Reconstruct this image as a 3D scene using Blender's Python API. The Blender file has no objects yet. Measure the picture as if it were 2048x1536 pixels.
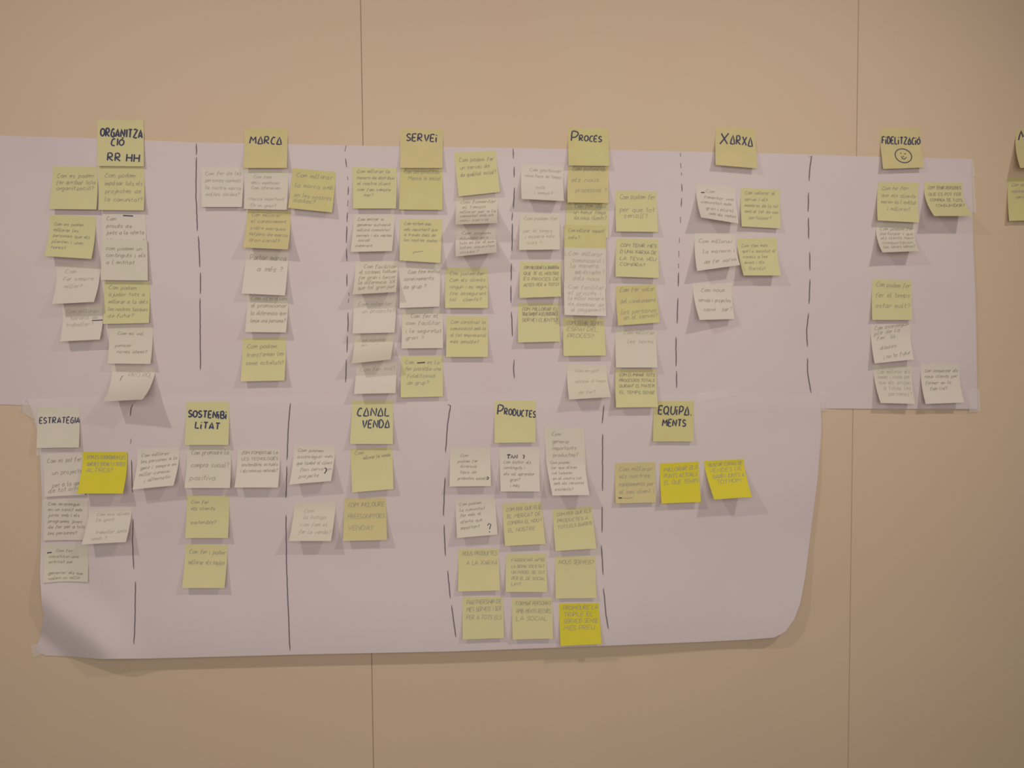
import bpy, math, random
from mathutils import Vector, Matrix, noise as mnoise

SC = bpy.context.scene
COL = SC.collection
random.seed(7)

# ------------------------------------------------------------------ camera
W, H, F = 2048, 1536, 1600.0
D = 1.45                                    # camera to wall, metres
ZC = 1.50
down = Vector((248.0, -31760.0, -F)).normalized()
ax = Vector((21000.0, 244.0, -F))
ax = (ax - down * ax.dot(down)).normalized()
up = -down
ay = up.cross(ax)                           # into the wall
R = Matrix((ax, ay, up))                    # camera -> world
CAM = Vector((0, -D, ZC))
cd = bpy.data.cameras.new('camera')
cam = bpy.data.objects.new('camera', cd)
COL.objects.link(cam)
cam.matrix_world = Matrix.Translation(CAM) @ R.to_4x4()
cd.sensor_width = 36.0
cd.lens = 36.0 * F / W
cd.clip_start = 0.02
cd.dof.use_dof = True                       # the photograph is a little out of focus
cd.dof.focus_distance = 1.10
cd.dof.aperture_fstop = 28.0 / 4.4
SC.camera = cam

# ------------------------------------------------------------------ light
SC.view_settings.view_transform = 'Standard'
SC.view_settings.look = 'None'
SC.view_settings.gamma = 1.0
SC.view_settings.use_curve_mapping = False
SC.view_settings.exposure = -0.02
wd = bpy.data.worlds.new('room_ambient')
SC.world = wd
wd.use_nodes = True
wd.node_tree.nodes['Background'].inputs[0].default_value = (1.0, 0.97, 0.93, 1)
wd.node_tree.nodes['Background'].inputs[1].default_value = 0.10


def at(px, py, lift=0.0):
    """the point of the plane `lift` metres in front of the wall seen at a pixel"""
    d = R @ Vector((px - W / 2, -(py - H / 2), -F))
    t = (D - lift) / d.y
    return CAM + d * t


def lamp(name, loc, target, energy, size, angle, blend, color):
    l = bpy.data.lights.new(name, 'SPOT')
    l.energy = energy
    l.shadow_soft_size = size
    l.spot_size = math.radians(angle)
    l.spot_blend = blend
    l.color = color
    o = bpy.data.objects.new(name, l)
    COL.objects.link(o)
    o.location = loc
    o.rotation_euler = (Vector(target) - Vector(loc)).to_track_quat('-Z', 'Y').to_euler()
    return o


lamp('ceiling_spot_light', (-1.15, -1.35, 2.66), (0.07, 0, 0.80), 36, 0.03, 90, 1.0, (1.0, 0.96, 0.90))
lamp('ceiling_spot_light', (1.22, -1.45, 2.72), (0.34, 0, 1.216), 40, 0.04, 67.7, 1.0, (1.0, 0.96, 0.90))
# added unseen panel light behind the camera, so brightness falls off towards the corners
pl = bpy.data.lights.new('added_soft_light', 'AREA')
pl.shape = 'RECTANGLE'
pl.size, pl.size_y = 1.4, 0.9
pl.energy = 21.2
pl.color = (1.0, 0.975, 0.94)
po = bpy.data.objects.new('added_soft_light', pl)
COL.objects.link(po)
po.location = (0.0, -2.13, 1.656)
po.rotation_euler = (math.radians(90), 0, 0)


# ------------------------------------------------------------------ materials
def s2l(c):
    return tuple(((v / 255 / 12.92) if v / 255 <= 0.04045 else ((v / 255 + 0.055) / 1.055) ** 2.4) for v in c)


def mat(name, rgb, rough=0.85, var=0.0, scale=8.0, bump=0.0, bscale=300.0, spec=0.2, rgb2=None):
    m = bpy.data.materials.new(name)
    m.use_nodes = True
    nt = m.node_tree
    b = nt.nodes['Principled BSDF']
    c = s2l(rgb)
    b.inputs['Base Color'].default_value = (*c, 1)
    b.inputs['Roughness'].default_value = rough
    b.inputs['Specular IOR Level'].default_value = spec
    tc = nt.nodes.new('ShaderNodeTexCoord')
    if var > 0 or rgb2:
        n = nt.nodes.new('ShaderNodeTexNoise')
        n.inputs['Scale'].default_value = scale
        n.inputs['Detail'].default_value = 3
        nt.links.new(tc.outputs['Object'], n.inputs['Vector'])
        r = nt.nodes.new('ShaderNodeValToRGB')
        r.color_ramp.elements[0].position = 0.3
        r.color_ramp.elements[1].position = 0.7
        c2 = s2l(rgb2) if rgb2 else c
        r.color_ramp.elements[0].color = (*[v * (1 - var) for v in c], 1)
        r.color_ramp.elements[1].color = (*[min(1, v * (1 + var)) for v in c2], 1)
        nt.links.new(n.outputs['Fac'], r.inputs['Fac'])
        nt.links.new(r.outputs['Color'], b.inputs['Base Color'])
    if bump > 0:
        n2 = nt.nodes.new('ShaderNodeTexNoise')
        n2.inputs['Scale'].default_value = bscale
        n2.inputs['Detail'].default_value = 2
        nt.links.new(tc.outputs['Object'], n2.inputs['Vector'])
        bp = nt.nodes.new('ShaderNodeBump')
        bp.inputs['Strength'].default_value = bump
        bp.inputs['Distance'].default_value = 0.0006
        nt.links.new(n2.outputs['Fac'], bp.inputs['Height'])
        nt.links.new(bp.outputs['Normal'], b.inputs['Normal'])
    return m


M_WALL = mat('beige_wall_panel', (211, 181, 154), 0.7, 0.02, 3.0, 0.25, 220, 0.25, rgb2=(208, 182, 152))
M_BACK = mat('dark_joint_backing', (150, 126, 104), 0.9)
M_FLOOR = mat('grey_carpet', (110, 104, 98), 0.95, 0.08, 40.0, 0.5, 400)
M_PAPER = mat('white_banner_paper', (213, 191, 190), 0.75, 0.012, 5.0, 0.12, 60, 0.25, rgb2=(211, 195, 189))
NOTE_M = {
    'y': [mat('pale_yellow_note_paper', (209, 198, 146), 0.8, 0.02, 30, rgb2=(212, 195, 145)),
          mat('pale_yellow_note_paper_b', (208, 199, 150), 0.8, 0.02, 30, rgb2=(209, 195, 143))],
    't': [mat('tan_yellow_note_paper', (207, 188, 132), 0.8, 0.03, 25, rgb2=(204, 192, 132)),
          mat('tan_yellow_note_paper_b', (206, 189, 136), 0.8, 0.03, 25, rgb2=(208, 187, 136))],
    'w': [mat('cream_note_paper', (215, 202, 186), 0.8, 0.015, 30, rgb2=(216, 199, 186)),
          mat('cream_note_paper_b', (213, 201, 178), 0.8, 0.015, 30, rgb2=(212, 198, 181))],
    'b': [mat('bright_yellow_note_paper', (212, 196, 54), 0.8, 0.015, 30, rgb2=(214, 195, 60))],
}
INK = {
    'h': mat('navy_marker_ink', (62, 62, 90), 0.6),
    'd': mat('dark_pen_ink', (142, 132, 120), 0.7),
    'm': mat('grey_pen_ink', (166, 154, 132), 0.7),
    'f': mat('faint_pencil_ink', (184, 172, 154), 0.7),
    'l': mat('thin_black_marker_ink', (112, 96, 98), 0.7),
    's': mat('thick_pen_ink', (84, 76, 92), 0.7),
}


def mesh_obj(name, verts, faces, m, parent=None, smooth=True):
    me = bpy.data.meshes.new(name)
    me.from_pydata([tuple(v) for v in verts], [], faces)
    me.materials.append(m)
    if smooth:
        for p in me.polygons:
            p.use_smooth = True
    me.update()
    o = bpy.data.objects.new(name, me)
    COL.objects.link(o)
    if parent:
        o.parent = parent
        o.matrix_parent_inverse = Matrix.Translation(parent.location).inverted()
    return o


def tag(o, label, cat, group=None):
    o['label'] = label
    o['category'] = cat
    if group:
        o['group'] = group


def boxmesh(x0, x1, y0, y1, z0, z1, bev=0.0):
    """a box whose front face (y0) has chamfered vertical edges"""
    b = bev
    prof = [(x0, y1), (x0, y0 + b), (x0 + b, y0), (x1 - b, y0), (x1, y0 + b), (x1, y1)] if b else \
        [(x0, y1), (x0, y0), (x1, y0), (x1, y1)]
    n = len(prof)
    v = [(x, y, z0) for x, y in prof] + [(x, y, z1) for x, y in prof]
    f = [(i, (i + 1) % n, (i + 1) % n + n, i + n) for i in range(n)]
    f += [tuple(range(n))[::-1], tuple(range(n, 2 * n))]
    return v, f


# ------------------------------------------------------------------ the wall and its panels
v, f = boxmesh(-3.4, 3.4, 0.012, 0.10, 0.0, 2.9)
wall = mesh_obj('wall_back', v, f, M_BACK, smooth=False)
wall['kind'] = 'structure'
xa = at(734, 768).x
xb = at(1707, 768).x
step = xb - xa
GAP = 0.0006
k0 = int(math.ceil((-3.4 - xa) / step))
edges = [-3.4] + [xa + step * k for k in range(k0, 20) if xa + step * k < 3.35] + [3.4]
for e0, e1 in zip(edges[:-1], edges[1:]):
    if e1 - e0 < 0.02:
        continue
    v, f = boxmesh(e0 + GAP / 2, e1 - GAP / 2, 0.0, 0.012, 0.0, 2.9, 0.0007)
    mesh_obj('panel', v, f, M_WALL, wall, smooth=False)
v, f = boxmesh(-3.4, 3.4, -3.6, 0.10, -0.05, 0.0)
fl = mesh_obj('floor', v, f, M_FLOOR, smooth=False)
fl['kind'] = 'structure'


# ------------------------------------------------------------------ the two paper sheets
def resample(pts, n):
    P = [Vector((p.x, p.z)) for p in pts]
    d = [0]
    for a, b in zip(P[:-1], P[1:]):
        d.append(d[-1] + (b - a).length)
    out = []
    for i in range(n + 1):
        t = d[-1] * i / n
        j = 0
        while j < len(P) - 2 and d[j + 1] < t:
            j += 1
        s = (t - d[j]) / max(1e-9, d[j + 1] - d[j])
        out.append(P[j].lerp(P[j + 1], min(1, max(0, s))))
    return out


def pix(x, z):
    """pixel of a wall point (only used to look up the sheets' lift)"""
    c = R.transposed() @ (Vector((x, 0, z)) - CAM)
    return W / 2 + F * c.x / -c.z, H / 2 - F * c.y / -c.z


def sstep(a, b, x):
    t = min(1, max(0, (x - a) / (b - a)))
    return t * t * (3 - 2 * t)


def waves(x, z, s, o):
    return mnoise.noise(Vector((x * s, z * s, o)))


def lift_up(x, z):
    px, py = pix(x, z)
    l = 0.0012 + 0.0005 * waves(x, z, 3.0, 1.0)
    l += 0.004 * sstep(1800, 1956, px) * (0.35 + 0.65 * sstep(380, 560, py) * (1 - sstep(720, 800, py)))
    l += 0.0016 * sstep(780, 820, py) * sstep(1640, 1700, px)
    return max(0.0006, l)


def lift_low(x, z):
    px, py = pix(x, z)
    l = 0.0034 + 0.0008 * waves(x, z, 2.6, 5.0)
    l += 0.022 * sstep(1060, 1310, py) * sstep(110, 260, px) * (1 - 0.4 * sstep(1250, 1500, px))
    l += 0.007 * sstep(1440, 1650, px) * sstep(840, 1000, py)
    # bottom right corner bends softly towards the room
    q = (px - 1400) * 0.62 + (py - 1130) * 0.78
    l += 0.008 * sstep(60, 300, q)
    # bottom left corner: rises to a crease, then falls back to the wall where it is taped
    qc = (py - 1215) - (px - 95) * 0.8
    if px < 330:
        l += (0.021 * sstep(-120, 5, qc) - 0.036 * sstep(-15, 125, qc)) * sstep(330, 180, px)
    l += 0.004 * sstep(130, 80, px) * (1 - sstep(1180, 1230, py))
    l *= 0.55 + 0.45 * sstep(786, 815, py)
    return max(0.0018, l)


def coons(name, top, bottom, left, right, liftf, nu, nv, th=0.0004):
    T = resample([at(*p) for p in top], nu)
    B = resample([at(*p) for p in bottom], nu)
    L = resample([at(*p) for p in left], nv)
    Rr = resample([at(*p) for p in right], nv)
    vs = []
    for j in range(nv + 1):
        b = j / nv
        for i in range(nu + 1):
            a = i / nu
            p = T[i] * (1 - b) + B[i] * b + L[j] * (1 - a) + Rr[j] * a \
                - (T[0] * (1 - a) * (1 - b) + T[-1] * a * (1 - b) + B[0] * (1 - a) * b + B[-1] * a * b)
            l = liftf(p.x, p.y)
            # points lifted off the wall are pulled in so that the outline seen stays the sheet's own
            k = 1 - l / D
            vs.append(Vector((CAM.x + (p.x - CAM.x) * k, -l, CAM.z + (p.y - CAM.z) * k)))
    return sheet_mesh(name, vs, nu, nv, th, M_PAPER)


def sheet_mesh(name, vs, nu, nv, th, m):
    n = len(vs)
    allv = list(vs) + [v + Vector((0, th, 0)) for v in vs]
    idx = lambda i, j: j * (nu + 1) + i
    fs = []
    for j in range(nv):
        for i in range(nu):
            a, b, c, d = idx(i, j), idx(i + 1, j), idx(i + 1, j + 1), idx(i, j + 1)
            fs.append((a, d, c, b))
            fs.append((a + n, b + n, c + n, d + n))
    ring = [idx(i, 0) for i in range(nu + 1)] + [idx(nu, j) for j in range(1, nv + 1)] + \
           [idx(i, nv) for i in range(nu - 1, -1, -1)] + [idx(0, j) for j in range(nv - 1, 0, -1)]
    for a, b in zip(ring, ring[1:] + ring[:1]):
        fs.append((a, b, b + n, a + n))
    o = mesh_obj(name, allv, fs, m)
    keys = set()
    for a, b in zip(ring, ring[1:] + ring[:1]):
        keys.add((min(a, b), max(a, b)))
        keys.add((min(a, b) + n, max(a, b) + n))
    for e in o.data.edges:
        if tuple(sorted(e.vertices)) in keys:
            e.use_edge_sharp = True
    return o


upper = coons('paper_sheet',
              [(-420, 262), (0, 271), (200, 277), (395, 285), (700, 291), (1030, 296), (1360, 303), (1620, 309), (1700, 312), (1942, 318)],
              [(-420, 806), (0, 809), (60, 811), (600, 813), (1200, 815), (1640, 817), (1800, 818), (1955, 818)],
              [(-420, 262), (-420, 806)],
              [(1942, 318), (1944, 400), (1947, 500), (1951, 600), (1953, 700), (1955, 818)],
              lift_up, 120, 30)
tag(upper, 'long white banner paper, upper sheet, headed by the organitzacio to fidelitzacio notes', 'paper',
    'banner paper sheets on the wall')
lower = coons('paper_sheet',
              [(54, 797), (300, 793), (900, 789), (1200, 790), (1500, 788), (1641, 790)],
              [(72, 1300), (88, 1311), (140, 1313), (200, 1318), (300, 1317), (600, 1309), (900, 1303), (1200, 1292), (1400, 1284), (1500, 1279), (1549, 1275)],
              [(54, 797), (66, 826), (74, 860), (80, 905), (84, 1000), (80, 1150), (84, 1215), (88, 1225), (83, 1260), (72, 1300)],
              [(1641, 790), (1643, 860), (1635, 960), (1622, 1060), (1611, 1150), (1601, 1205), (1588, 1240), (1570, 1264), (1549, 1275)],
              lift_low, 140, 60)
tag(lower, 'white banner paper, lower shorter sheet with bowed right edge and curling bottom', 'paper',
    'banner paper sheets on the wall')


def base_lift(x, z):
    """how far the sheets stand off the wall behind a point (a lifted sheet point has been pulled in)"""
    l = base_lift0(x, z)
    for _ in range(2):
        k = 1 - l / D
        l = base_lift0(CAM.x + (x - CAM.x) / k, CAM.z + (z - CAM.z) / k)
    return l


def base_lift0(x, z):
    px, py = pix(x, z)
    l = 0.0
    top = 271 + 0.0245 * px
    if px < 1962 and top - 16 < py < 824:
        l = lift_up(x, z) * sstep(top - 16, top - 5, py) * (1 - sstep(1955, 1962, px))
    if 50 < px < 1645 and 788 < py < 1320:
        l = max(l, lift_low(x, z))
    return l


def ribbon(pts, width, fn, vs, fs, taper=False):
    """a flat ink stroke along 2-D points, laid on the surface fn(a, b) -> 3-D"""
    n = len(pts)
    if n < 2:
        return
    b0 = len(vs)
    for i in range(n):
        p = pts[i]
        q0 = pts[max(0, i - 1)]
        q1 = pts[min(n - 1, i + 1)]
        dx, dy = q1[0] - q0[0], q1[1] - q0[1]
        L = math.hypot(dx, dy) or 1
        w = width / 2
        if taper and (i == 0 or i == n - 1):
            w *= 0.5
        nx, ny = -dy / L * w, dx / L * w
        vs.append(fn(p[0] + nx, p[1] + ny))
        vs.append(fn(p[0] - nx, p[1] - ny))
    for i in range(n - 1):
        a = b0 + 2 * i
        fs.append((a, a + 1, a + 3, a + 2))


def sub(pts, stepl):
    out = [pts[0]]
    for a, b in zip(pts[:-1], pts[1:]):
        L = math.hypot(b[0] - a[0], b[1] - a[1])
        k = max(1, int(L / stepl))
        for i in range(1, k + 1):
            out.append((a[0] + (b[0] - a[0]) * i / k, a[1] + (b[1] - a[1]) * i / k))
    return out


LINES_UP = [
    [[(393, 287), (393, 310)], [(393, 314), (392, 390), (395, 462)], [(397, 472), (400, 535)], [(401, 545), (401, 588)], [(400, 596), (401, 740)]],
    [[(692, 291), (690, 303)], [(691, 317), (693, 335)], [(695, 353), (696, 360)], [(697, 373), (696, 390)], [(696, 400), (695, 413)],
     [(695, 425), (694, 444)], [(694, 452), (693, 486)], [(693, 497), (694, 523)], [(694, 548), (694, 573)], [(697, 585), (698, 592)],
     [(697, 597), (697, 606)], [(696, 625), (696, 664)], [(695, 672), (694, 705)], [(693, 719), (691, 765)]],
    [[(1026, 297), (1027, 317)], [(1028, 333), (1028, 355)], [(1029, 375), (1027, 417)], [(1025, 425), (1024, 441)], [(1025, 447), (1024, 503)],
     [(1023, 527), (1022, 562)], [(1022, 571), (1022, 606)], [(1023, 624), (1025, 673)], [(1028, 719), (1027, 738), (1029, 757)]],
    [[(1361, 306), (1361, 313)], [(1361, 326), (1362, 336)], [(1363, 345), (1363, 351)], [(1363, 368), (1364, 383)], [(1363, 396), (1362, 414)],
     [(1361, 434), (1361, 446)], [(1359, 476), (1359, 485)], [(1358, 502), (1358, 514)], [(1357, 527), (1357, 536)], [(1357, 545), (1356, 573)],
     [(1356, 596), (1354, 647)], [(1352, 674), (1352, 733)], [(1353, 742), (1353, 776)]],
    [[(1618, 314), (1623, 312), (1620, 332), (1618, 362)], [(1617, 385), (1616, 424)], [(1617, 435), (1617, 478)], [(1619, 504), (1620, 541)],
     [(1620, 559), (1618, 608)], [(1617, 626), (1613, 661), (1615, 694)], [(1615, 716), (1615, 745), (1622, 786)]],
]
LINES_LOW = [
    [[(266, 808), (262, 818), (261, 832)], [(262, 878), (261, 887)], [(263, 920), (265, 985)], [(266, 1038), (265, 1085), (268, 1138)],
     [(271, 1163), (270, 1240), (268, 1288)]],
    [[(581, 806), (577, 850), (574, 920)], [(574, 932), (572, 996)], [(572, 1030), (573, 1130), (576, 1200), (580, 1301)]],
    [[(896, 809), (901, 811), (895, 850), (891, 905)], [(890, 955), (887, 1032)], [(888, 1050), (891, 1112)], [(895, 1141), (901, 1197)],
     [(903, 1210), (912, 1274)]],
    [[(1208, 811), (1204, 847)], [(1205, 868), (1205, 982)], [(1204, 1013), (1204, 1065)], [(1203, 1090), (1206, 1150)], [(1207, 1176), (1212, 1230), (1217, 1258)]],
]
for sheet, lines, lf in ((upper, LINES_UP, lift_up), (lower, LINES_LOW, lift_low)):
    for ln in lines:
        def fn(a, b, lf=lf):
            p = at(a, b)
            l = lf(p.x, p.z)
            k = 1 - l / D
            return Vector((CAM.x + (p.x - CAM.x) * k, -l - 0.0003, CAM.z + (p.z - CAM.z) * k))
        for seg in ln:
            pts = sub(seg, 7)
            pts = [(x + random.uniform(-.35, .35), y) for x, y in pts]
            vs, fs = [], []
            ribbon(pts, 2.2, fn, vs, fs, True)
            mesh_obj('marker_stroke', vs, fs, INK['l'], sheet)

# ------------------------------------------------------------------ handwriting: a small stroke font
# points are x y on a grid, cap height 8, x-height 5, descenders a b c = -1 -2 -3
G = {
 'A': '00 38 60,12 52', 'Δ': '10 00 38 60 10', 'B': '00 08 48 56 44 04,44 62 50 00', 'C': '57 38 16 02 20 50', 'D': '00 08 38 64 40 00',
 'E': '58 08 00 50,04 44', 'F': '58 08 00,04 44', 'G': '57 38 16 02 20 50 54 34', 'H': '08 00,68 60,04 64', 'I': '18 10',
 'J': '48 42 20 02', 'K': '08 00,58 04 60', 'L': '08 00 50', 'M': '00 18 43 78 80', 'N': '00 08 60 68', 'O': '38 06 02 30 62 66 38',
 'P': '00 08 38 57 55 33 03', 'Q': '38 06 02 30 62 66 38,42 7a', 'R': '00 08 48 56 44 04 60', 'S': '57 28 06 24 53 51 20 01',
 'T': '08 68,38 30', 'U': '08 02 20 40 62 68', 'V': '08 30 68', 'W': '08 20 46 60 88', 'X': '08 60,68 00', 'Y': '08 34 68,34 30',
 'Z': '08 68 00 60', 'É': '58 08 00 50,04 44,29 49', 'È': '58 08 00 50,04 44,49 29', 'Ó': '37 05 02 30 62 65 37,38 59', 'Í': '17 10,18 39',
 'a': '44 25 03 01 10 30 43,45 41 50', 'b': '08 00 30 42 44 25 04', 'c': '44 25 03 01 20 41', 'd': '43 25 03 01 20 42,48 41 50',
 'e': '03 43 44 25 03 01 20 41', 'f': '48 27 15 1b,04 35', 'g': '44 25 03 01 20 42,45 4b 2c 0b', 'h': '08 00,03 25 43 40', 'i': '05 00 10,07 08',
 'j': '25 2b 0c,27 28', 'k': '08 00,45 02 40', 'l': '18 08 00 20', 'm': '05 00,03 15 23 20,23 45 53 50', 'n': '05 00,03 25 43 40',
 'o': '25 03 01 20 41 44 25', 'p': '05 0c,04 25 43 41 20 01', 'q': '44 25 03 01 20 42,45 4c', 'r': '05 00,03 25 35', 's': '44 15 03 32 30 00',
 't': '18 11 30,05 35', 'u': '05 01 20 41,45 40', 'v': '05 20 45', 'w': '05 10 24 30 55', 'x': '05 40,45 00', 'y': '05 20,45 0c', 'z': '05 45 00 40',
 'ó': '25 03 01 20 41 44 25,26 48', 'é': '03 43 44 25 03 01 20 41,26 48', 'è': '03 43 44 25 03 01 20 41,28 46', 'à': '44 25 03 01 10 30 43,45 41 50,18 36',
 'ç': '44 25 03 01 20 41,20 2b', '?': '06 28 46 23 22,20 21', '!': '08 02,00 01', '-': '04 44', '.': '00 10', ',': '01 0b', "'": '08 06',
 '/': '00 58', '~': '04 25 43 65', '1': '06 28 20', '2': '07 28 46 00 50', '_': '04 24 84 a4' if False else '04 94',
}
HEX = {'a': -1, 'b': -2, 'c': -3}


def glyph(ch):
    g = G.get(ch)
    if g is None:
        return [], 3
    polys = []
    mx = 0
    for part in g.split(','):
        pl = []
        for t in part.split():
            x = int(t[0])
            y = HEX[t[1]] if t[1] in HEX else int(t[1])
            mx = max(mx, x)
            pl.append((x, y))
        polys.append(pl)
    return polys, mx


def smooth_poly(pl, k=3):
    if len(pl) < 3:
        return pl
    out = []
    n = len(pl)
    for i in range(n - 1):
        p0 = pl[max(0, i - 1)]
        p1 = pl[i]
        p2 = pl[i + 1]
        p3 = pl[min(n - 1, i + 2)]
        for j in range(k):
            t = j / k
            c = []
            for a in range(2):
                v = 0.5 * (2 * p1[a] + (p2[a] - p0[a]) * t + (2 * p0[a] - 5 * p1[a] + 4 * p2[a] - p3[a]) * t * t
                           + (3 * p1[a] - p0[a] - 3 * p2[a] + p3[a]) * t ** 3)
                lin = p1[a] + (p2[a] - p1[a]) * t
                c.append(0.6 * v + 0.4 * lin)
            out.append(tuple(c))
    out.append(pl[-1])
    return out


def write(text, u0, v0, size, width=None, slope=0.0, slant=0.12, jit=0.35, k=3, gap=1.7):
    """strokes of one line in note coordinates (u right, v down, note width = 1); size = cap height;
    width = total width to fit, or None"""
    adv, items, x = 0, [], 0.0
    for ch in text:
        if ch == ' ':
            x += 4.5
            continue
        polys, mx = glyph(ch)
        items.append((x, polys))
        x += mx + gap
    x = max(1, x - gap)
    s = size / 8.0
    sx = s if width is None else width / x
    out = []
    for gx, polys in items:
        jx, jy = random.uniform(-jit, jit), random.uniform(-jit, jit)
        for pl in polys:
            pp = [(a + random.uniform(-jit, jit) * .5, b + random.uniform(-jit, jit) * .5) for a, b in pl]
            if len(pp) == 2 and pp[0] == pp[1]:
                pp[1] = (pp[1][0] + .6, pp[1][1])
            pp = smooth_poly(pp, k)
            out.append([(u0 + (gx + jx + a + b * slant) * sx, v0 - (b + jy) * s + slope * (gx + a) * sx) for a, b in pp])
    return out


# ------------------------------------------------------------------ sticky notes
def build_note(q, col, h, texts, label, group, z0=0.0, pw=1.6, hook=0.0, marks=(), seed=0):
    """q: four corners as seen (tl, tr, br, bl); h: lift of the bottom left and right corners in mm"""
    random.seed(seed * 13 + 5)
    hl, hr = (h if isinstance(h, (tuple, list)) else (h, h))
    hl *= 0.001
    hr *= 0.001
    def corner(p, h):
        w = at(*p, h + z0)
        for _ in range(3):
            w = at(*p, h + z0 + 0.0003 + base_lift(w.x, w.z))
        return w
    tl, tr, br, bl = corner(q[0], 0), corner(q[1], 0), corner(q[2], hr), corner(q[3], hl)

    wob = random.uniform(-0.06, 0.06)

    def S(u, v, off=0.0):
        x = (tl.x * (1 - u) + tr.x * u) * (1 - v) + (bl.x * (1 - u) + br.x * u) * v
        z = (tl.z * (1 - u) + tr.z * u) * (1 - v) + (bl.z * (1 - u) + br.z * u) * v
        vv = min(max(v, 0.0), 1.0)
        t = max(0.0, (vv - 0.14) / 0.86)
        hh = (hl * (1 - u) + hr * u) * (t ** pw)
        hh += (hl + hr) / 2 * (wob + hook) * math.sin(math.pi * t) * (0.5 + u * 0.5)
        uu = min(max(u, 0), 1)
        hh += 0.0006 * t * (2 * uu - 1) ** 2
        return Vector((x, -(base_lift(x, z) + 0.0003 + z0 + max(0, hh) + off), z))

    big = max(hl, hr) > 0.03
    nu, nv = (14, 20) if big else (8, 12)
    org = S(0.5, 0.0)
    vs = [S(i / nu, j / nv) for j in range(nv + 1) for i in range(nu + 1)]

    def SG(u, v, off):
        # the same surface read off the note's own mesh, so that ink never sinks into it
        a, b = u * nu, v * nv
        i, j = min(nu - 1, int(a)), min(nv - 1, int(b))
        a, b = a - i, b - j
        q00, q10 = vs[j * (nu + 1) + i], vs[j * (nu + 1) + i + 1]
        q01, q11 = vs[(j + 1) * (nu + 1) + i], vs[(j + 1) * (nu + 1) + i + 1]
        p = (q00 * (1 - a) + q10 * a) * (1 - b) + (q01 * (1 - a) + q11 * a) * b
        return Vector((p.x, p.y - off, p.z))
    ms = NOTE_M[col]
    o = sheet_mesh('sticky_note', vs, nu, nv, 0.00022, ms[seed % len(ms)])
    tag(o, label, 'sticky note', group)
    # texts: list of (ink, strokewidth, strokes)
    by = {}
    for ink, wd_, strokes in texts:
        by.setdefault(ink, []).append((wd_, strokes))
    for ink, lst in by.items():
        tv, tf = [], []
        for wd_, strokes in lst:
            for st in strokes:
                st = [(min(.995, max(.005, a)), min(.99, max(.01, b))) for a, b in sub(st, 0.09)]
                ribbon(st, wd_, lambda a, b: SG(min(.999, max(.001, a)), min(.999, max(.001, b)), 0.0003), tv, tf)
        mesh_obj('handwriting', tv, tf, INK[ink], o)
    return o


def uv_of(q, px, py):
    """note coordinates of a pixel inside a nearly square note"""
    (x0, y0), (x1, y1), (x2, y2), (x3, y3) = q
    u = v = 0.5
    for _ in range(8):
        v = (py - (y0 * (1 - u) + y1 * u)) / ((y3 - y0) * (1 - u) + (y2 - y1) * u)
        a = x0 * (1 - v) + x3 * v
        b = x1 * (1 - v) + x2 * v
        u = (px - a) / (b - a)
    return u, v


HG = 'sticky notes with column headings in marker'
NG = 'sticky notes with handwritten questions'
NOTES = []   # (quad, colour, lift mm, text spec, label, z0, extra)


def N(q, col, h, text, label, ink='m', v0=0.24, dv=None, size=None, u0=0.10, slope=0.0, z0=0.0, wfit=None, w=0.012, extra=None, **kw):
    NOTES.append(dict(q=q, col=col, h=h, text=text, label=label, ink=ink, v0=v0, dv=dv, size=size, u0=u0, slope=slope,
                      z0=z0, w=w, extra=extra or [], kw=kw, head=False))


def HD(q, col, h, words, label, extra=None, z0=0.0, **kw):
    """heading: words = (text, x0, x1, baseline y at x0, cap height px, y change at x1)"""
    NOTES.append(dict(q=q, col=col, h=h, words=words, label=label, head=True, extra=extra or [], z0=z0, kw=kw))


# ---- column ORGANITZACIO
HD([(194, 241), (287, 240), (288, 333), (195, 332)], 'y', 4, [('ORGANITZA', 201, 284, 272, 16, 4, 3.6), ('CIÓ', 222, 247, 291, 14, 0), ('RR HH', 215, 278, 321, 15, 3)],
   'pale yellow heading note reading ORGANITZACIÓ RR HH, top of the leftmost column', z0=.0006)
N([(105, 332), (194, 333), (193, 419), (98, 418)], 'y', 11, ['Com es poden', 'fer arribar tota', 'organització?'], 'pale yellow note left of the note hanging under ORGANITZACIÓ heading', v0=.26, dv=.15, size=.09)
N([(196, 333), (288, 334), (288, 421), (197, 420)], 'y', 8, ['Com podem', 'impulsar tots els', 'projectes de', 'la comunitat?'], 'pale yellow note directly under the ORGANITZACIÓ heading', u0=.14)
N([(99, 430), (191, 433), (183, 518), (89, 512)], 'y', 20, ['Com es poden', 'millorar les', 'persones que els', 'planten i unes', 'hores?'], 'pale yellow note, second from top in the far left column', dv=.14)
N([(204, 427), (291, 428), (293, 512), (203, 510)], 'w', 3, ['Com', 'procés de', 'junts a la oferta', 'i les persones?'], 'cream note under the yellow one below ORGANITZACIÓ, upper of an overlapping pair', v0=.16, dv=.17, extra=[('s', 2.6, [(246, 431), (266, 432)])])
N([(202, 479), (294, 480), (296, 561), (202, 560)], 'w', 5, ['', 'com podem un', 'continguts i els', 'a l entitat'], 'cream note overlapping another from below, right side of the leftmost section', v0=.08, dv=.17, z0=.0035)
N([(112, 529), (200, 530), (188, 604), (104, 608)], 'w', 28, ['  Com', ' Fer sempre', '  millor?'], 'cream note third down in the far left column, bottom lifted off the sheet', ink='f', v0=.22)
N([(208, 562), (299, 564), (298, 646), (206, 648)], 'y', 9, ['Com podem', 'ajudar tots a', 'millorar a la dels', 'les nostres tasques', 'de futur?'], 'pale yellow note between cream notes, under the overlapping cream pair', v0=.18, dv=.17)
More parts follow.
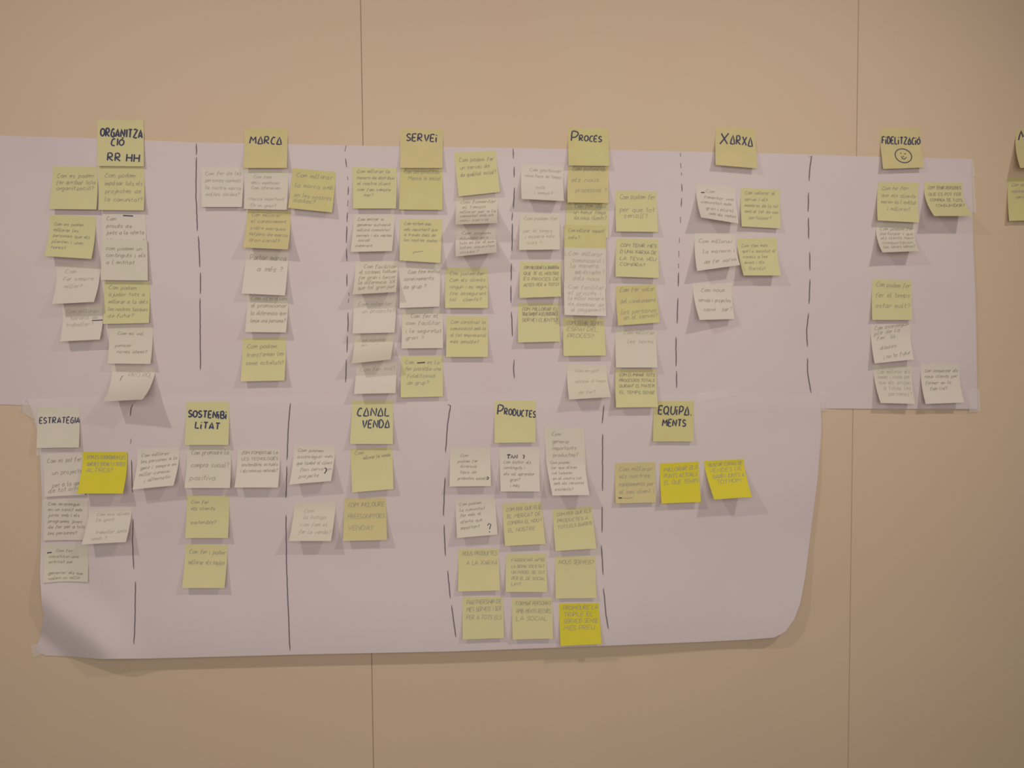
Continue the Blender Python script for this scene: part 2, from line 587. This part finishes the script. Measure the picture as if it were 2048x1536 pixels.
N([(124, 610), (206, 608), (200, 679), (120, 683)], 'w', 20, ['Com millorar', '  horaris de', 'treballar?'], 'small looking cream note with a short dark dash, bottom of the far left column', v0=.22, ink='f', extra=[('s', 2.4, [(181, 641), (204, 640)])])
N([(217, 651), (305, 653), (301, 728), (215, 727)], 'w', 17, ['  Com es vol', '', ' pensar', '  noves idees?'], 'cream note under the yellow one, second from bottom in the leftmost section', v0=.24, dv=.16)
N([(223, 731), (310, 737), (285, 799), (206, 803)], 'w', (44, 58), ['      PRO POL', '', ''], 'strongly curled cream note at the bottom of the leftmost section', v0=.30, dv=.2, size=.14, slope=.0, ink='f', pw=2.2, hook=.12, extra=[('m', 2.2, [(234, 762), (238, 755), (241, 752)])])
# ---- MARCA
HD([(489, 257), (575, 256), (574, 336), (487, 336)], 't', 10, [('MΔRCΔ', 499, 562, 286, 15, 2, 3.0)], 'tan yellow heading note reading MARCA')
N([(401, 334), (487, 335), (484, 414), (403, 414)], 'w', 8, ['Com fer de les', 'persones normals', 'la nostra marca', 'moltes dades?'], 'cream note at the left of the row below MARCA', v0=.20, dv=.17, ink='f')
N([(489, 339), (577, 341), (574, 420), (488, 418)], 'w', 8, ['  Com fem', ' dels membres', ' Com ofereixen', '', 'Marca important', ' Es un gran?'], 'cream note directly under the MARCA heading', v0=.20, dv=.145, ink='f')
N([(585, 336), (672, 344), (664, 425), (576, 416)], 't', 14, ['Com millorar', '', 'la marca amb', '', 'en les nostres', 'dades?'], 'tilted tan yellow note at the right of the row below MARCA', v0=.20, dv=.125, size=.10, ink='m')
N([(494, 420), (581, 422), (576, 499), (486, 495)], 't', 24, ['Com millorar', 'el coneixement', 'sobre marques', 'mitjans de marca', 'Gran canal?'], 'tan yellow note second under MARCA, shadow to its right', v0=.16, dv=.165, ink='m')
N([(492, 499), (577, 502), (570, 591), (483, 587)], 'w', 17, ['Portar marca', '', '    a més ?'], 'cream note with two short lines, middle of the MARCA column', v0=.22, dv=.12, size=.11)
N([(494, 592), (577, 594), (572, 665), (490, 664)], 'w', 16, ['Com ofereixen', 'el promocionar', 'la diferencia que', 'tenim una persona?'], 'cream note second from bottom in the MARCA column', v0=.10, dv=.21, size=.11)
N([(485, 676), (572, 675), (569, 761), (481, 763)], 'y', 14, ['Com podem', 'transformar les', 'seves activitats?'], 'pale yellow note at the bottom of the MARCA column', v0=.24, dv=.19)
# ---- SERVEI
HD([(801, 256), (886, 259), (885, 336), (800, 336)], 't', 8, [('SERVEi', 813, 873, 281, 15, 2, 3.0)], 'tan yellow heading note reading SERVEI')
N([(800, 337), (885, 338), (885, 420), (798, 419)], 't', 10, ['Com personalitzar', '  Marca ni social'], 'tan yellow note directly under the SERVEI heading', v0=.12, dv=.14, size=.09)
N([(705, 334), (794, 336), (792, 417), (706, 417)], 'y', 11, ['Com millorar la', 'manera de distribuir', 'el nostre client', 'com fem sempre', '   mai?'], 'pale yellow note at the left of the SERVEI heading, under its level', v0=.13, dv=.145)
N([(908, 305), (991, 301), (1000, 384), (917, 393)], 'y', 10, ['Com podem fer', 'un servei de', 'de qualitat social?'], 'tilted pale yellow note high at the right of SERVEI', v0=.22, dv=.17, ink='m')
N([(912, 396), (996, 393), (995, 446), (911, 449)], 'w', 38, ['Com fomentar', ' el temps', 'millorar per a la', 'comunitat amb això', 'nou servei'], 'curled cream note under the tilted yellow one right of SERVEI', v0=.20, dv=.17, size=.10, pw=1.9)
N([(911, 456), (992, 456), (994, 505), (911, 513)], 'w', 38, [' Com podem', 'ajudar els', 'tots en fer el mon', 'totes aquestes', 'coses?'], 'curled cream note second under the tilted yellow one right of SERVEI', v0=.22, dv=.17, size=.10, pw=1.9)
N([(708, 429), (790, 430), (784, 502), (701, 504)], 'w', 20, ['Com entrar a', 'generar actuació', 'millora comunitat', 'serveis i els reptes', ' social', 'coherent'], 'cream note second from top in the left SERVEI column', v0=.16, dv=.14)
N([(800, 438), (885, 439), (881, 526), (799, 521)], 'y', 14, ['Com estem aquí', 'més important que', 'a través dels de', 'les nostres dades'], 'pale yellow note second under SERVEI, above a cream note', v0=.14, dv=.13, extra=[('m', 1.6, [(825, 508), (828, 504), (846, 502)])])
N([(711, 522), (796, 522), (792, 584), (705, 589)], 'w', 32, ['  Com facilitar', 'el sistema tothom', 'fer gran i tercer', 'la diferencia XX', 'que tot gran per'], 'cream note third down in the left SERVEI column, bottom lifted', v0=.22, dv=.16, size=.11, pw=1.9)
N([(799, 531), (882, 528), (879, 613), (799, 616)], 'w', 14, ['  Com fem motiu', 'coneixements', 'de grup ?'], 'cream note in the middle SERVEI column between two yellow ones diagonal', v0=.20, dv=.17)
N([(891, 535), (976, 535), (976, 616), (890, 616)], 'y', 12, ['Com podem fer', 'Com els clients', 'vinguin i es vegin', 'fins assegurant', 'tot   clients?'], 'upper of the two yellow notes right of the cream SERVEI notes', v0=.18, dv=.165)
N([(707, 592), (794, 590), (789, 665), (705, 667)], 'w', 20, ['Com intentar', '  un projecte?'], 'cream note fourth down in the left SERVEI column', v0=.26, dv=.19, ink='f')
N([(804, 620), (886, 619), (886, 696), (803, 697)], 'w', 15, ['  Com fer el', 'com facilitar', 'i la seguretat', 'gran ?'], 'cream note above the yellow bottom note of the middle SERVEI column', v0=.20, dv=.19)
N([(893, 632), (976, 633), (976, 714), (892, 714)], 'y', 11, ['Com construir la', 'comunicació amb la', 'el fet empresarial', 'més amable?'], 'lower of the two yellow notes right of the cream SERVEI notes', v0=.18, dv=.16)
N([(709, 670), (788, 668), (781, 719), (703, 727)], 'w', 34, ['Com ajudar', '  en   -'], 'curled cream note second from bottom in the left SERVEI column', v0=.24, dv=.19, ink='f', pw=1.8)
N([(712, 727), (794, 723), (791, 786), (708, 788)], 'w', 24, ['Com fer molt'], 'cream note at the bottom of the left SERVEI column', v0=.26, dv=.19, size=.13, ink='f')
N([(802, 712), (886, 712), (886, 793), (801, 795)], 'y', 10, ['Com      es la', 'fer possible una', ' fidelització', ' de grup?'], 'pale yellow note at the bottom of the middle SERVEI column', v0=.18, dv=.17, extra=[('s', 2.6, [(834, 726), (850, 725)])])
# ---- PROCES
HD([(1136, 256), (1218, 258), (1219, 332), (1137, 331)], 't', 10, [('P', 1143, 1155, 281, 20, 0, 3.0), ('ROCÉS', 1159, 1203, 281, 12, 2, 2.8)], 'tan yellow heading note reading PROCÉS')
N([(1136, 333), (1218, 333), (1217, 406), (1135, 405)], 't', 16, ['Com potenciar', '', 'els nous', '', '  processos ?'], 'tan yellow note directly under the PROCÉS heading', v0=.12, dv=.145, size=.12)
N([(1042, 328), (1127, 333), (1128, 402), (1043, 398)], 'w', 26, ['  Com gestionar', 'nova hora de temps', '', '     sols', '    i temps?'], 'cream note at the top left of the PROCÉS column, bottom lifted', v0=.18, dv=.16, ink='f')
N([(1132, 395), (1217, 397), (1216, 476), (1131, 475)], 'y', 3, ['', '  Com fem ideal', '  un menor temps', '  de nous clients?'], 'yellow note under the tan one below PROCÉS, its lower half covered', v0=.10, dv=.15, size=.1)
N([(1129, 449), (1212, 451), (1212, 530), (1128, 529)], 't', 3, ['Com millorar aquest', 'més?'], 'tan yellow note covered by a cream one, middle of the central PROCÉS column', v0=.18, dv=.17, z0=.003)
N([(1128, 495), (1212, 497), (1212, 578), (1129, 577)], 'w', 3, ['', 'Com millorar', '  comunicació i', ' la manera', '   amb els reptes ?', '  dels nous'], 'upper of the two joined cream notes in the central PROCÉS column', v0=.04, dv=.15, size=.1, ink='f', z0=.006)
N([(1128, 561), (1211, 562), (1212, 632), (1129, 630)], 'w', 14, ['', 'Com facilitar', 'el procés i', 'la millor manera', 'de demanar de', ' al pagament?'], 'lower of the two joined cream notes in the central PROCÉS column', v0=.06, dv=.165, size=.11, z0=.009, ink='f')
N([(1040, 427), (1120, 428), (1120, 499), (1038, 500)], 'w', 20, ['Com podem fer', '', 'per el temps', ' i espera més', '  curt ?'], 'cream note second down in the left PROCÉS column', v0=.16, dv=.17, ink='f')
N([(1040, 523), (1122, 524), (1122, 593), (1039, 596)], 'y', 18, ['COM MILLORAR LA BARRERA', 'QUE TE EL NOSTRE', 'ES PROCÉS DE', 'ACCES PER A TOTS?'], 'upper pale yellow note in the left PROCÉS column', v0=.20, dv=.16, size=.085, ink='d', w=.011)
N([(1036, 606), (1119, 607), (1120, 683), (1036, 685)], 'y', 14, ['COM MILLORAR EL', 'TRACTAMENT A LES PERSONES', 'SERVEI CLIENTS?'], 'lower pale yellow note in the left PROCÉS column', v0=.18, dv=.14, size=.085, ink='d', w=.011)
N([(1126, 635), (1209, 636), (1212, 711), (1127, 712)], 'y', 12, ['COM TENIR TEMPS', 'ESPAI DEL', 'PROCES?'], 'pale yellow note under the joined cream notes of the PROCÉS column', v0=.18, dv=.17, size=.1)
N([(1134, 729), (1213, 731), (1222, 794), (1138, 799)], 'w', 28, ['  Com es pot', '', '  millorar el temps', '', '   de fer?'], 'cream note at the bottom of the central PROCÉS column', v0=.22, dv=.16, ink='f')
N([(1231, 381), (1314, 383), (1316, 464), (1232, 463)], 'y', 11, ['Com podem fer', '', 'per que tot', '  senzill?'], 'topmost pale yellow note in the right PROCÉS column', v0=.20, dv=.15, size=.11)
N([(1233, 477), (1317, 479), (1318, 556), (1231, 553)], 'y', 14, ['COM TENIR MÉS', 'D UNA XARXA DE', 'LA TEVA VEU', 'COMPRA?'], 'second pale yellow note in the right PROCÉS column, with capitals', v0=.20, dv=.17, ink='d', w=.011)
N([(1231, 572), (1312, 569), (1320, 645), (1236, 651)], 't', 15, ['Com fer valor', '', 'del coneixement', '', 'les persones', ' en el servei?'], 'slightly tilted tan yellow note, third in the right PROCÉS column', v0=.16, dv=.14, size=.11)
N([(1231, 658), (1313, 659), (1315, 735), (1232, 735)], 'w', 14, ['  Com millorar', '', '    les hores'], 'cream note in the right PROCÉS column between yellow notes', v0=.14, dv=.115, size=.1, ink='f')
N([(1231, 738), (1313, 739), (1316, 814), (1232, 815)], 'y', 14, ['COM ELIMINAR TOTS', 'PROCESSOS TOTALS', 'DURANT EL MATEIX', 'EL TEMPS SENSE'], 'pale yellow note at the bottom of the right PROCÉS column', v0=.18, dv=.155, ink='d', w=.011, z0=.0035)
# ---- XARXA
HD([(1432, 256), (1511, 257), (1515, 337), (1431, 330)], 't', 13, [('X', 1441, 1456, 287, 22, 0, 3.0), ('ΔRXΔ', 1462, 1506, 286, 17, 6, 2.8)], 'tan yellow heading note reading XARXA')
N([(1392, 369), (1471, 375), (1477, 447), (1402, 435)], 'w', (34, 20), ['   Com', '  fomentar una', 'comunitat més', '  gran i plural', '   amb els reptes'], 'cream note top left under XARXA with curved left edge and dark dash', v0=.20, dv=.165, slope=0, ink='m', extra=[('s', 2.6, [(1404, 384), (1411, 384)])], hook=.1)
N([(1482, 376), (1560, 378), (1561, 457), (1483, 453)], 'y', 10, ['Com valorar el', 'servei i els', 'membres de la nit', 'amb el fet de com', '  participar?'], 'pale yellow note top right under XARXA', v0=.16, dv=.155)
N([(1390, 466), (1471, 469), (1480, 530), (1394, 542)], 'w', (28, 30), ['', 'Com millorar', '', '  la manera i', '', '  de fer xarxa'], 'cream note in the middle left under XARXA, bottom lifted', v0=.10, dv=.145, size=.10)
N([(1474, 477), (1554, 476), (1562, 551), (1487, 551)], 'y', 22, ['Com fem més', 'que la societat el', 'coneix a les', 'eines i els', '  Barrils?'], 'pale yellow note lower right under XARXA, leaning right', v0=.22, dv=.155)
N([(1385, 566), (1464, 567), (1469, 638), (1399, 640)], 'w', (30, 14), ['  Com nous', '', 'serveis i projectes', '', '  canvi   per?'], 'cream note at the bottom of the XARXA section, on its own', v0=.24, dv=.13, size=.1)
# ---- FIDELITZACIO
HD([(1761, 257), (1842, 255), (1848, 335), (1766, 338)], 't', 11, [('FiDELiTZΔCiÓ', 1766, 1842, 286, 13, 2, 2.8)], 'tan yellow heading note reading FIDELITZACIÓ with a smiley face',
   extra=[('h', 2.0, [(1808 + 16.5 * math.cos(a / 12 * math.pi) , 311 + 14 * math.sin(a / 12 * math.pi)+ 2 * math.cos(a / 12 * math.pi)) for a in range(0, 26)]),
          ('h', 2.0, [(1802, 306), (1804, 306)]), ('h', 2.0, [(1810, 307), (1813, 307)]),
          ('h', 1.8, [(1804, 312), (1806, 317), (1810, 318), (1814, 314)]), ('h', 1.5, [(1808, 311), (1808, 314)])])
N([(1757, 364), (1838, 365), (1838, 445), (1755, 441)], 'y', 14, ['Com ho fan', 'que els clients', 'marxin de l entitat', '   i millorin?'], 'pale yellow note under the FIDELITZACIÓ heading', v0=.20, dv=.17)
N([(1753, 446), (1832, 448), (1838, 502), (1765, 505)], 'w', 30, ['', 'Com podem fer', 'participar i que', 'els clients nous', 'comparteixin', 'les seves idees?'], 'curled cream note under the yellow one below FIDELITZACIÓ', v0=.06, dv=.16, size=.1, pw=1.8)
N([(1849, 364), (1926, 365), (1946, 432), (1868, 432)], 'y', 38, ['COM TENIR PERSONES', 'QUE ES POT FER', 'COMPRA DE TOTS', '  CONSUMIDOR?'], 'pale yellow note lifted at the top right of the FIDELITZACIÓ section', v0=.20, dv=.17, ink='d', w=.011)
N([(1745, 558), (1824, 561), (1824, 640), (1744, 640)], 'y', 8, ['Com podem fer', '', 'fer el temps', '', 'estar molt?'], 'single pale yellow note in the middle of the FIDELITZACIÓ column', v0=.18, dv=.13, size=.11)
N([(1741, 650), (1821, 648), (1827, 719), (1749, 727)], 'w', 15, ['Com aconseguir', 'pla de la', ' fer  la', '', '  dades', '', '   i no te futur'], 'cream note under the single yellow one in the FIDELITZACIÓ column', v0=.14, dv=.13, size=.1, slope=-.1)
N([(1746, 731), (1824, 731), (1830, 808), (1761, 806)], 'w', 20, ['', 'Com millorar els', 'temes i coses per', 'que els arribin', '  a totes les', '    persones?'], 'cream note at the bottom left of the FIDELITZACIÓ section', v0=.06, dv=.145, size=.1, ink='f')
N([(1842, 728), (1920, 728), (1928, 805), (1851, 808)], 'w', 20, ['Com compensar els', 'nous clients per', 'formar en la', '  família?'], 'cream note at the bottom right corner of the upper sheet', v0=.20, dv=.155)
HD([(2034, 257), (2114, 255), (2122, 334), (2040, 336)], 't', 30, [('M', 2042, 2058, 279, 18, 1, 3.0)], 'tan yellow heading note cut off by the right photo edge, on bare wall')
N([(2016, 355), (2096, 354), (2102, 440), (2018, 442)], 't', 10, ['Com millorar la', 'nostra oferta de', '  serveis?'], 'tan yellow note cut off by the right photo edge, below the cut heading', v0=.20, dv=.14)
# ---- lower sheet: ESTRATEGIA
HD([(74, 814), (159, 815), (158, 895), (73, 896)], 'w', 9, [('ESTRATÈGIA', 78, 158, 847, 12, -1, 2.4)], 'cream heading note reading ESTRATÈGIA')
N([(85, 907), (165, 909), (170, 990), (89, 994)], 'w', 5, ['Com es pot fer', '', '  un projecte', '', '  per a la gent', 'de tot arreu'], 'cream note under ESTRATÈGIA, partly covered by a bright yellow one', v0=.22, dv=.14, size=.1, slope=-.05)
N([(165, 904), (254, 904), (246, 987), (154, 987)], 'b', 24, ['COM ES COORDINEN LES', 'XARXES SOCIALS I TOTES', 'ALTRES?'], 'bright yellow note beside the cream notes under ESTRATÈGIA', v0=.18, dv=.16, size=.09, ink='m', z0=.002)
N([(87, 997), (176, 998), (175, 1080), (87, 1081)], 'w', 3, ['Com aconseguir', 'en un sentit més', 'junts amb i els', 'programes joves', 'de fer per a tots', 'les persones?'], 'second cream note in the ESTRATÈGIA column, lying flat', v0=.16, dv=.14)
N([(87, 1088), (176, 1090), (176, 1164), (85, 1166)], 'w', 3, ['   Com fer', 'constituir una', 'entitat per', '', 'generar els que', 'volen un millor'], 'lowest cream note in the ESTRATÈGIA column, with a short dark dash', v0=.22, dv=.145, extra=[('s', 2.8, [(92, 1107), (101, 1106)])])
N([(177, 1018), (263, 1015), (252, 1084), (163, 1089)], 'w', 28, ['  Com ens ajuda', '  la gent ', '', '   treballar junts', '  amb ?'], 'cream note beneath the bright yellow one in the ESTRATÈGIA section, lifted', v0=.22, dv=.17, ink='f')
# ---- SOSTENIBILITAT
HD([(373, 804), (458, 803), (457, 890), (369, 890)], 'y', 10, [('SOSTENiBi', 376, 452, 834, 13, 3, 3.4), ('LiTAT', 390, 438, 856, 12, 3, 3.2)], 'pale yellow heading note reading SOSTENIBILITAT')
N([(274, 897), (359, 896), (347, 971), (265, 979)], 'w', 28, ['', 'Com millorar', 'les persones a la', 'gent i sempre en', 'millor consum', '   i alternatiu'], 'leftmost cream note in the row under SOSTENIBILITAT', v0=.06, dv=.16, slope=-.08)
N([(374, 893), (461, 893), (460, 976), (369, 976)], 'w', 16, ['Com promoure la', '', 'compra social?', '', 'positiva'], 'middle cream note in the row under SOSTENIBILITAT', v0=.20, dv=.155, size=.11)
N([(475, 897), (560, 897), (556, 975), (469, 975)], 'w', 20, ['COM FOMENTAR LA', 'LES TECNOLOGIES', 'sostenibles actuals', 'i els recursos naturals?'], 'rightmost cream note in the row under SOSTENIBILITAT', v0=.16, dv=.155, ink='m')
N([(373, 990), (458, 992), (456, 1076), (370, 1076)], 'y', 13, ['Com fer', 'els clients', '', 'sostenible?'], 'upper of the two pale yellow notes low under SOSTENIBILITAT', v0=.20, dv=.16)
N([(370, 1088), (455, 1090), (449, 1176), (364, 1176)], 'y', 16, ['Com fer i poder', '', 'millorar els equips'], 'lower of the two pale yellow notes low under SOSTENIBILITAT', v0=.22, dv=.13, size=.1)
# ---- CANAL VENDA
HD([(704, 801), (786, 801), (786, 888), (700, 888)], 'y', 13, [('CΔNΔL', 714, 778, 832, 15, 0, 2.8), ('VENDΔ', 724, 778, 856, 14, -1, 2.8)], 'pale yellow heading note reading CANAL VENDA')
N([(588, 890), (671, 893), (662, 962), (579, 969)], 'w', 26, ['Com podem', 'aconseguir més', 'que també el client', '  faci servir un', '  projecte'], 'upper cream note at the left of the CANAL VENDA section', v0=.18, dv=.17, ink='m', extra=[('s', 2.6, [(648, 937), (652, 939), (651, 944), (648, 948)])])
N([(589, 1005), (672, 1004), (662, 1082), (578, 1082)], 'w', 30, ['', '   Com', '   la botiga', '  com fem el', '  fer la venda?'], 'lower cream note at the left of the CANAL VENDA section', v0=.10, dv=.18, ink='f')
N([(700, 898), (784, 895), (787, 978), (704, 985)], 'y', 14, ['Com', '    millorar la venda'], 'pale yellow note directly under CANAL VENDA', v0=.14, dv=.12, size=.08, slope=-.06)
N([(688, 998), (771, 995), (774, 1080), (686, 1082)], 't', 18, ['COM INCLOURE', '', 'PREESCRIPTORS', '', 'VENDA?'], 'tan yellow note at the bottom of the CANAL VENDA section', v0=.20, dv=.14, size=.1)
# ---- PRODUCTES
HD([(989, 801), (1072, 801), (1071, 885), (989, 886)], 'y', 8, [('P', 995, 1005, 829, 18, 0, 3.0), ('RODUCTES', 1009, 1071, 829, 12, 6, 2.8)], 'pale yellow heading note reading PRODUCTES')
N([(900, 896), (981, 896), (982, 972), (899, 973)], 'w', 17, ['   Com', '  podem fer', '   diversos', '   tipus de', '  productes socials?'], 'upper left cream note under PRODUCTES', v0=.24, dv=.145, ink='m', extra=[('s', 2.2, [(974, 954), (977, 956), (975, 960)])])
N([(999, 897), (1079, 896), (1080, 983), (1001, 983)], 'w', 14, ['', 'Com definir els', 'continguts i', 'els vol aprendre', '   gran?', '   i més'], 'cream note with a bold first word, directly under PRODUCTES', v0=.22, dv=.135, ink='m',
  extra=[('s', 2.2, [(1014, 910), (1021, 910), (1017, 910), (1017, 918)]), ('s', 2.2, [(1022, 917), (1024, 911), (1027, 917)]), ('s', 2.2, [(1029, 917), (1030, 911), (1034, 917), (1035, 910)]), ('s', 2.2, [(1046, 910), (1049, 912), (1047, 918)])])
N([(1088, 855), (1168, 856), (1172, 936), (1094, 937)], 'w', 4, ['Com', 'generar', 'importants', 'productes?'], 'upper of the two joined tall cream notes right of PRODUCTES', v0=.20, dv=.17, u0=.18)
N([(1091, 915), (1169, 914), (1179, 990), (1105, 991)], 'w', 26, ['Com podem', 'fer que altres', 'col·laboren', 'en el nostre tot', 'amb els recursos', 'existents?'], 'lower of the two joined cream notes right of PRODUCTES, leaning right', v0=.18, dv=.14, z0=.004)
N([(910, 997), (990, 994), (995, 1069), (914, 1076)], 'w', 20, ['Com podem', 'la comunitat', 'fer més el', 'oferta que', 'important'], 'cream note with a large question mark, left in the PRODUCTES section', v0=.20, dv=.15, slope=-.05, extra=[('s', 2.0, [(975, 1052), (978, 1048), (982, 1050), (980, 1056), (979, 1059)]), ('s', 2.2, [(979, 1063), (979, 1065)])])
N([(1004, 1007), (1083, 1003), (1091, 1088), (1010, 1092)], 'y', 14, ['COM FER QUE ELS', 'EL MERCAT DE', 'COMPRA EL NOU I', 'EL NOSTRE'], 'pale yellow note in the centre of the second row under PRODUCTES', v0=.20, dv=.165, ink='m', slope=-.04, w=.012)
N([(1105, 1019), (1184, 1013), (1193, 1097), (1111, 1102)], 'y', 15, ['COM FER QUE ELS', 'PRODUCTES A', 'TOTS ELS BARRIS'], 'pale yellow note at the right of the second row under PRODUCTES', v0=.18, dv=.15, slope=-.05)
N([(917, 1098), (997, 1097), (1000, 1181), (916, 1183)], 'y', 11, ['NOUS PRODUCTES', '', '  A LA XARXA'], 'pale yellow note at the left of the third row under PRODUCTES', v0=.16, dv=.115, size=.1, ink='m')
N([(1012, 1108), (1092, 1107), (1095, 1184), (1011, 1184)], 'y', 13, ['FABRICAR AMB', 'LA BONA SOCIETAT', 'UN MODEL DE TOT', 'PER EL DE SOCIAL', 'UN?'], 'pale yellow note full of capitals, centre of the third row under PRODUCTES', v0=.22, dv=.155, u0=.14)
N([(1110, 1113), (1191, 1113), (1193, 1196), (1111, 1197)], 'y', 9, ['NOUS SERVEIS?'], 'nearly blank pale yellow note, right of the third row under PRODUCTES', v0=.18, dv=.17, size=.1)
N([(925, 1194), (1006, 1193), (1008, 1276), (925, 1279)], 'y', 9, ['PARTNERSHIP DE', '', 'MÉS SERVEIS I SER', '', 'PER A TOTS ELS'], 'pale yellow note at the left of the bottom row under PRODUCTES', v0=.18, dv=.09, size=.1)
N([(1024, 1197), (1105, 1196), (1106, 1277), (1025, 1279)], 'y', 10, ['FORMAR PERSONAS', '', 'AMB MENYS RECURS', '', 'LA SOCIAL'], 'pale yellow note in the centre of the bottom row under PRODUCTES', v0=.18, dv=.09, size=.1)
N([(1118, 1207), (1198, 1206), (1203, 1288), (1121, 1292)], 'b', 11, ['PROMOURE LA', 'TRIPLE EL', 'SERVEIS SENSE', 'MÉS PREU'], 'bright yellow note at the bottom edge of the lower sheet', v0=.16, dv=.16, size=.1)
# ---- EQUIPAMENTS
HD([(1308, 802), (1388, 802), (1387, 883), (1306, 883)], 't', 8, [('EQUiPΔ.', 1317, 1383, 828, 16, 2, 3.0), ('MENTS', 1325, 1371, 852, 13, 1, 3.0)], 'tan yellow heading note reading EQUIPAMENTS')
N([(1230, 926), (1311, 924), (1312, 1005), (1231, 1007)], 't', 9, ['Com millorar', '', 'els nostres', '', 'equipaments per', '', 'el seu client i'], 'tan yellow note, left of the two bright yellow ones under EQUIPAMENTS', v0=.20, dv=.095, size=.1, extra=[('s', 2.6, [(1237, 996), (1244, 996)]), ('m', 1.4, [(1246, 996), (1256, 997), (1266, 995)])])
N([(1320, 927), (1398, 923), (1402, 1004), (1323, 1007)], 'b', 15, ['MILLORAR ELS', 'PUNTS ACTUALS', 'EL QUE TENIM'], 'bright yellow note in the middle of the row under EQUIPAMENTS', v0=.22, dv=.16, size=.1, slope=-.03, ink='m')
N([(1408, 922), (1488, 918), (1504, 994), (1428, 999)], 'b', 38, ['BUSCAR ESPAIS DE', 'VENDES DE', ' BARRI JUNTS A', '  TOTHOM'], 'bright yellow note lifted and leaning right, farthest right on the lower sheet', v0=.18, dv=.15, size=.1, slope=-.03, ink='m', pw=1.3)



def circle(cx, cy, rx, ry, a0=0, a1=370, n=26):
    return [(cx + rx * math.cos(math.radians(a0 + (a1 - a0) * i / n)), cy + ry * math.sin(math.radians(a0 + (a1 - a0) * i / n))) for i in range(n + 1)]


for i, d in enumerate(NOTES):
    random.seed(1000 + i)
    q = d['q']
    texts = []
    if d['head']:
        for (t, x0, x1, yb, ch, dy, *sw) in d['words']:
            ww = q[1][0] - q[0][0]
            ua, va = uv_of(q, x0, yb)
            ub, vb = uv_of(q, x1, yb + dy)
            st = write(t, ua, va, ch / ww, ub - ua, (vb - va) / max(1e-3, ub - ua), 0.10, 0.10, 2, 2.7)
            texts.append(('h', (sw[0] if sw else 3.2) * 0.92 / ww, st))
    else:
        t = d['text']
        n = len(t)
        v0 = d['v0']
        dv = d['dv'] or min(0.19, (0.90 - v0) / max(1, n - 0.4))
        size = d['size'] or dv * 0.50
        for j, line in enumerate(t):
            ind = len(line) - len(line.lstrip())
            line = line.strip()
            u0 = d['u0'] + ind * 0.05
            units = sum(4.5 if c == ' ' else glyph(c)[1] + 1.7 for c in line)
            wid = units * size / 8.0 * 1.05
            wid = min(wid, 0.95 - u0)
            st = write(line, u0, v0 + dv * j + random.uniform(-.008, .008), size, wid, d['slope'] + random.uniform(-.02, .02), 0.2, 0.5, 2)
            texts.append((d['ink'], d['w'] * 1.05, st))
    for (ink, wpx, pts) in d['extra']:
        ww = q[1][0] - q[0][0]
        texts.append((ink, wpx / ww, [[uv_of(q, *p) for p in pts]]))
    build_note(q, d['col'], d['h'], texts, d['label'], HG if d['head'] else NG, d['z0'], seed=i, **d['kw'])

# ------------------------------------------------------------------ tape
def tape_mat():
    m = bpy.data.materials.new('clear_sticky_tape')
    m.use_nodes = True
    nt = m.node_tree
    b = nt.nodes['Principled BSDF']
    b.inputs['Base Color'].default_value = (*s2l((250, 240, 234)), 1)
    b.inputs['Roughness'].default_value = 0.3
    b.inputs['Specular IOR Level'].default_value = 0.8
    b.inputs['Alpha'].default_value = 0.22
    tc = nt.nodes.new('ShaderNodeTexCoord')
    n = nt.nodes.new('ShaderNodeTexNoise')
    n.inputs['Scale'].default_value = 120
    nt.links.new(tc.outputs['Object'], n.inputs['Vector'])
    bp = nt.nodes.new('ShaderNodeBump')
    bp.inputs['Strength'].default_value = 0.25
    bp.inputs['Distance'].default_value = 0.002
    nt.links.new(n.outputs['Fac'], bp.inputs['Height'])
    nt.links.new(bp.outputs['Normal'], b.inputs['Normal'])
    return m


M_TAPE = tape_mat()
TAPES = [
    ([(1393, 789), (1479, 773), (1481, 789), (1396, 806)], 'long clear tape strip across the sheet joint, right of the equipaments note'),
    ([(1636, 785), (1648, 783), (1655, 821), (1638, 822)], 'clear tape bit where the lower sheet ends at its top right corner'),
    ([(1926, 318), (1944, 319), (1950, 352), (1934, 353)], 'clear tape bit on the top right corner of the upper sheet'),
    ([(1936, 350), (1947, 350), (1952, 425), (1941, 428)], 'narrow clear tape running down the upper sheet right edge'),
    ([(1936, 780), (1958, 778), (1960, 822), (1938, 824)], 'clear tape bit on the bottom right corner of the upper sheet'),
    ([(46, 800), (76, 818), (68, 838), (38, 820)], 'clear tape bit at the lower sheet top left corner'),
    ([(72, 899), (92, 897), (93, 908), (74, 912)], 'short clear tape bit below the estrategia note'),
    ([(62, 1292), (86, 1284), (92, 1306), (68, 1314)], 'clear tape bit on the bottom left corner of the lower sheet'),
]
for ti, (q, lab) in enumerate(TAPES):
    P = [at(*p) for p in q]
    nu, nv = 12, 6
    vs = []
    for j in range(nv + 1):
        for i2 in range(nu + 1):
            a, b = i2 / nu, j / nv
            p = (P[0] * (1 - a) + P[1] * a) * (1 - b) + (P[3] * (1 - a) + P[2] * a) * b
            l = base_lift(p.x, p.z)
            for dx_, dz_ in ((.006, 0), (-.006, 0), (0, .006), (0, -.006), (.003, .003), (-.003, -.003)):
                l = max(l, base_lift(p.x + dx_, p.z + dz_))
            cr = 0.0005 * abs(mnoise.noise(Vector((p.x * 90, p.z * 90, ti))))
            k = 1 - l / D
            vs.append(Vector((CAM.x + (p.x - CAM.x) * k, -l - 0.0006 - cr, CAM.z + (p.z - CAM.z) * k)))
    o = sheet_mesh('tape_strip', vs, nu, nv, 0.0001, M_TAPE)
    tag(o, lab, 'tape', 'clear tape strips holding the sheets')
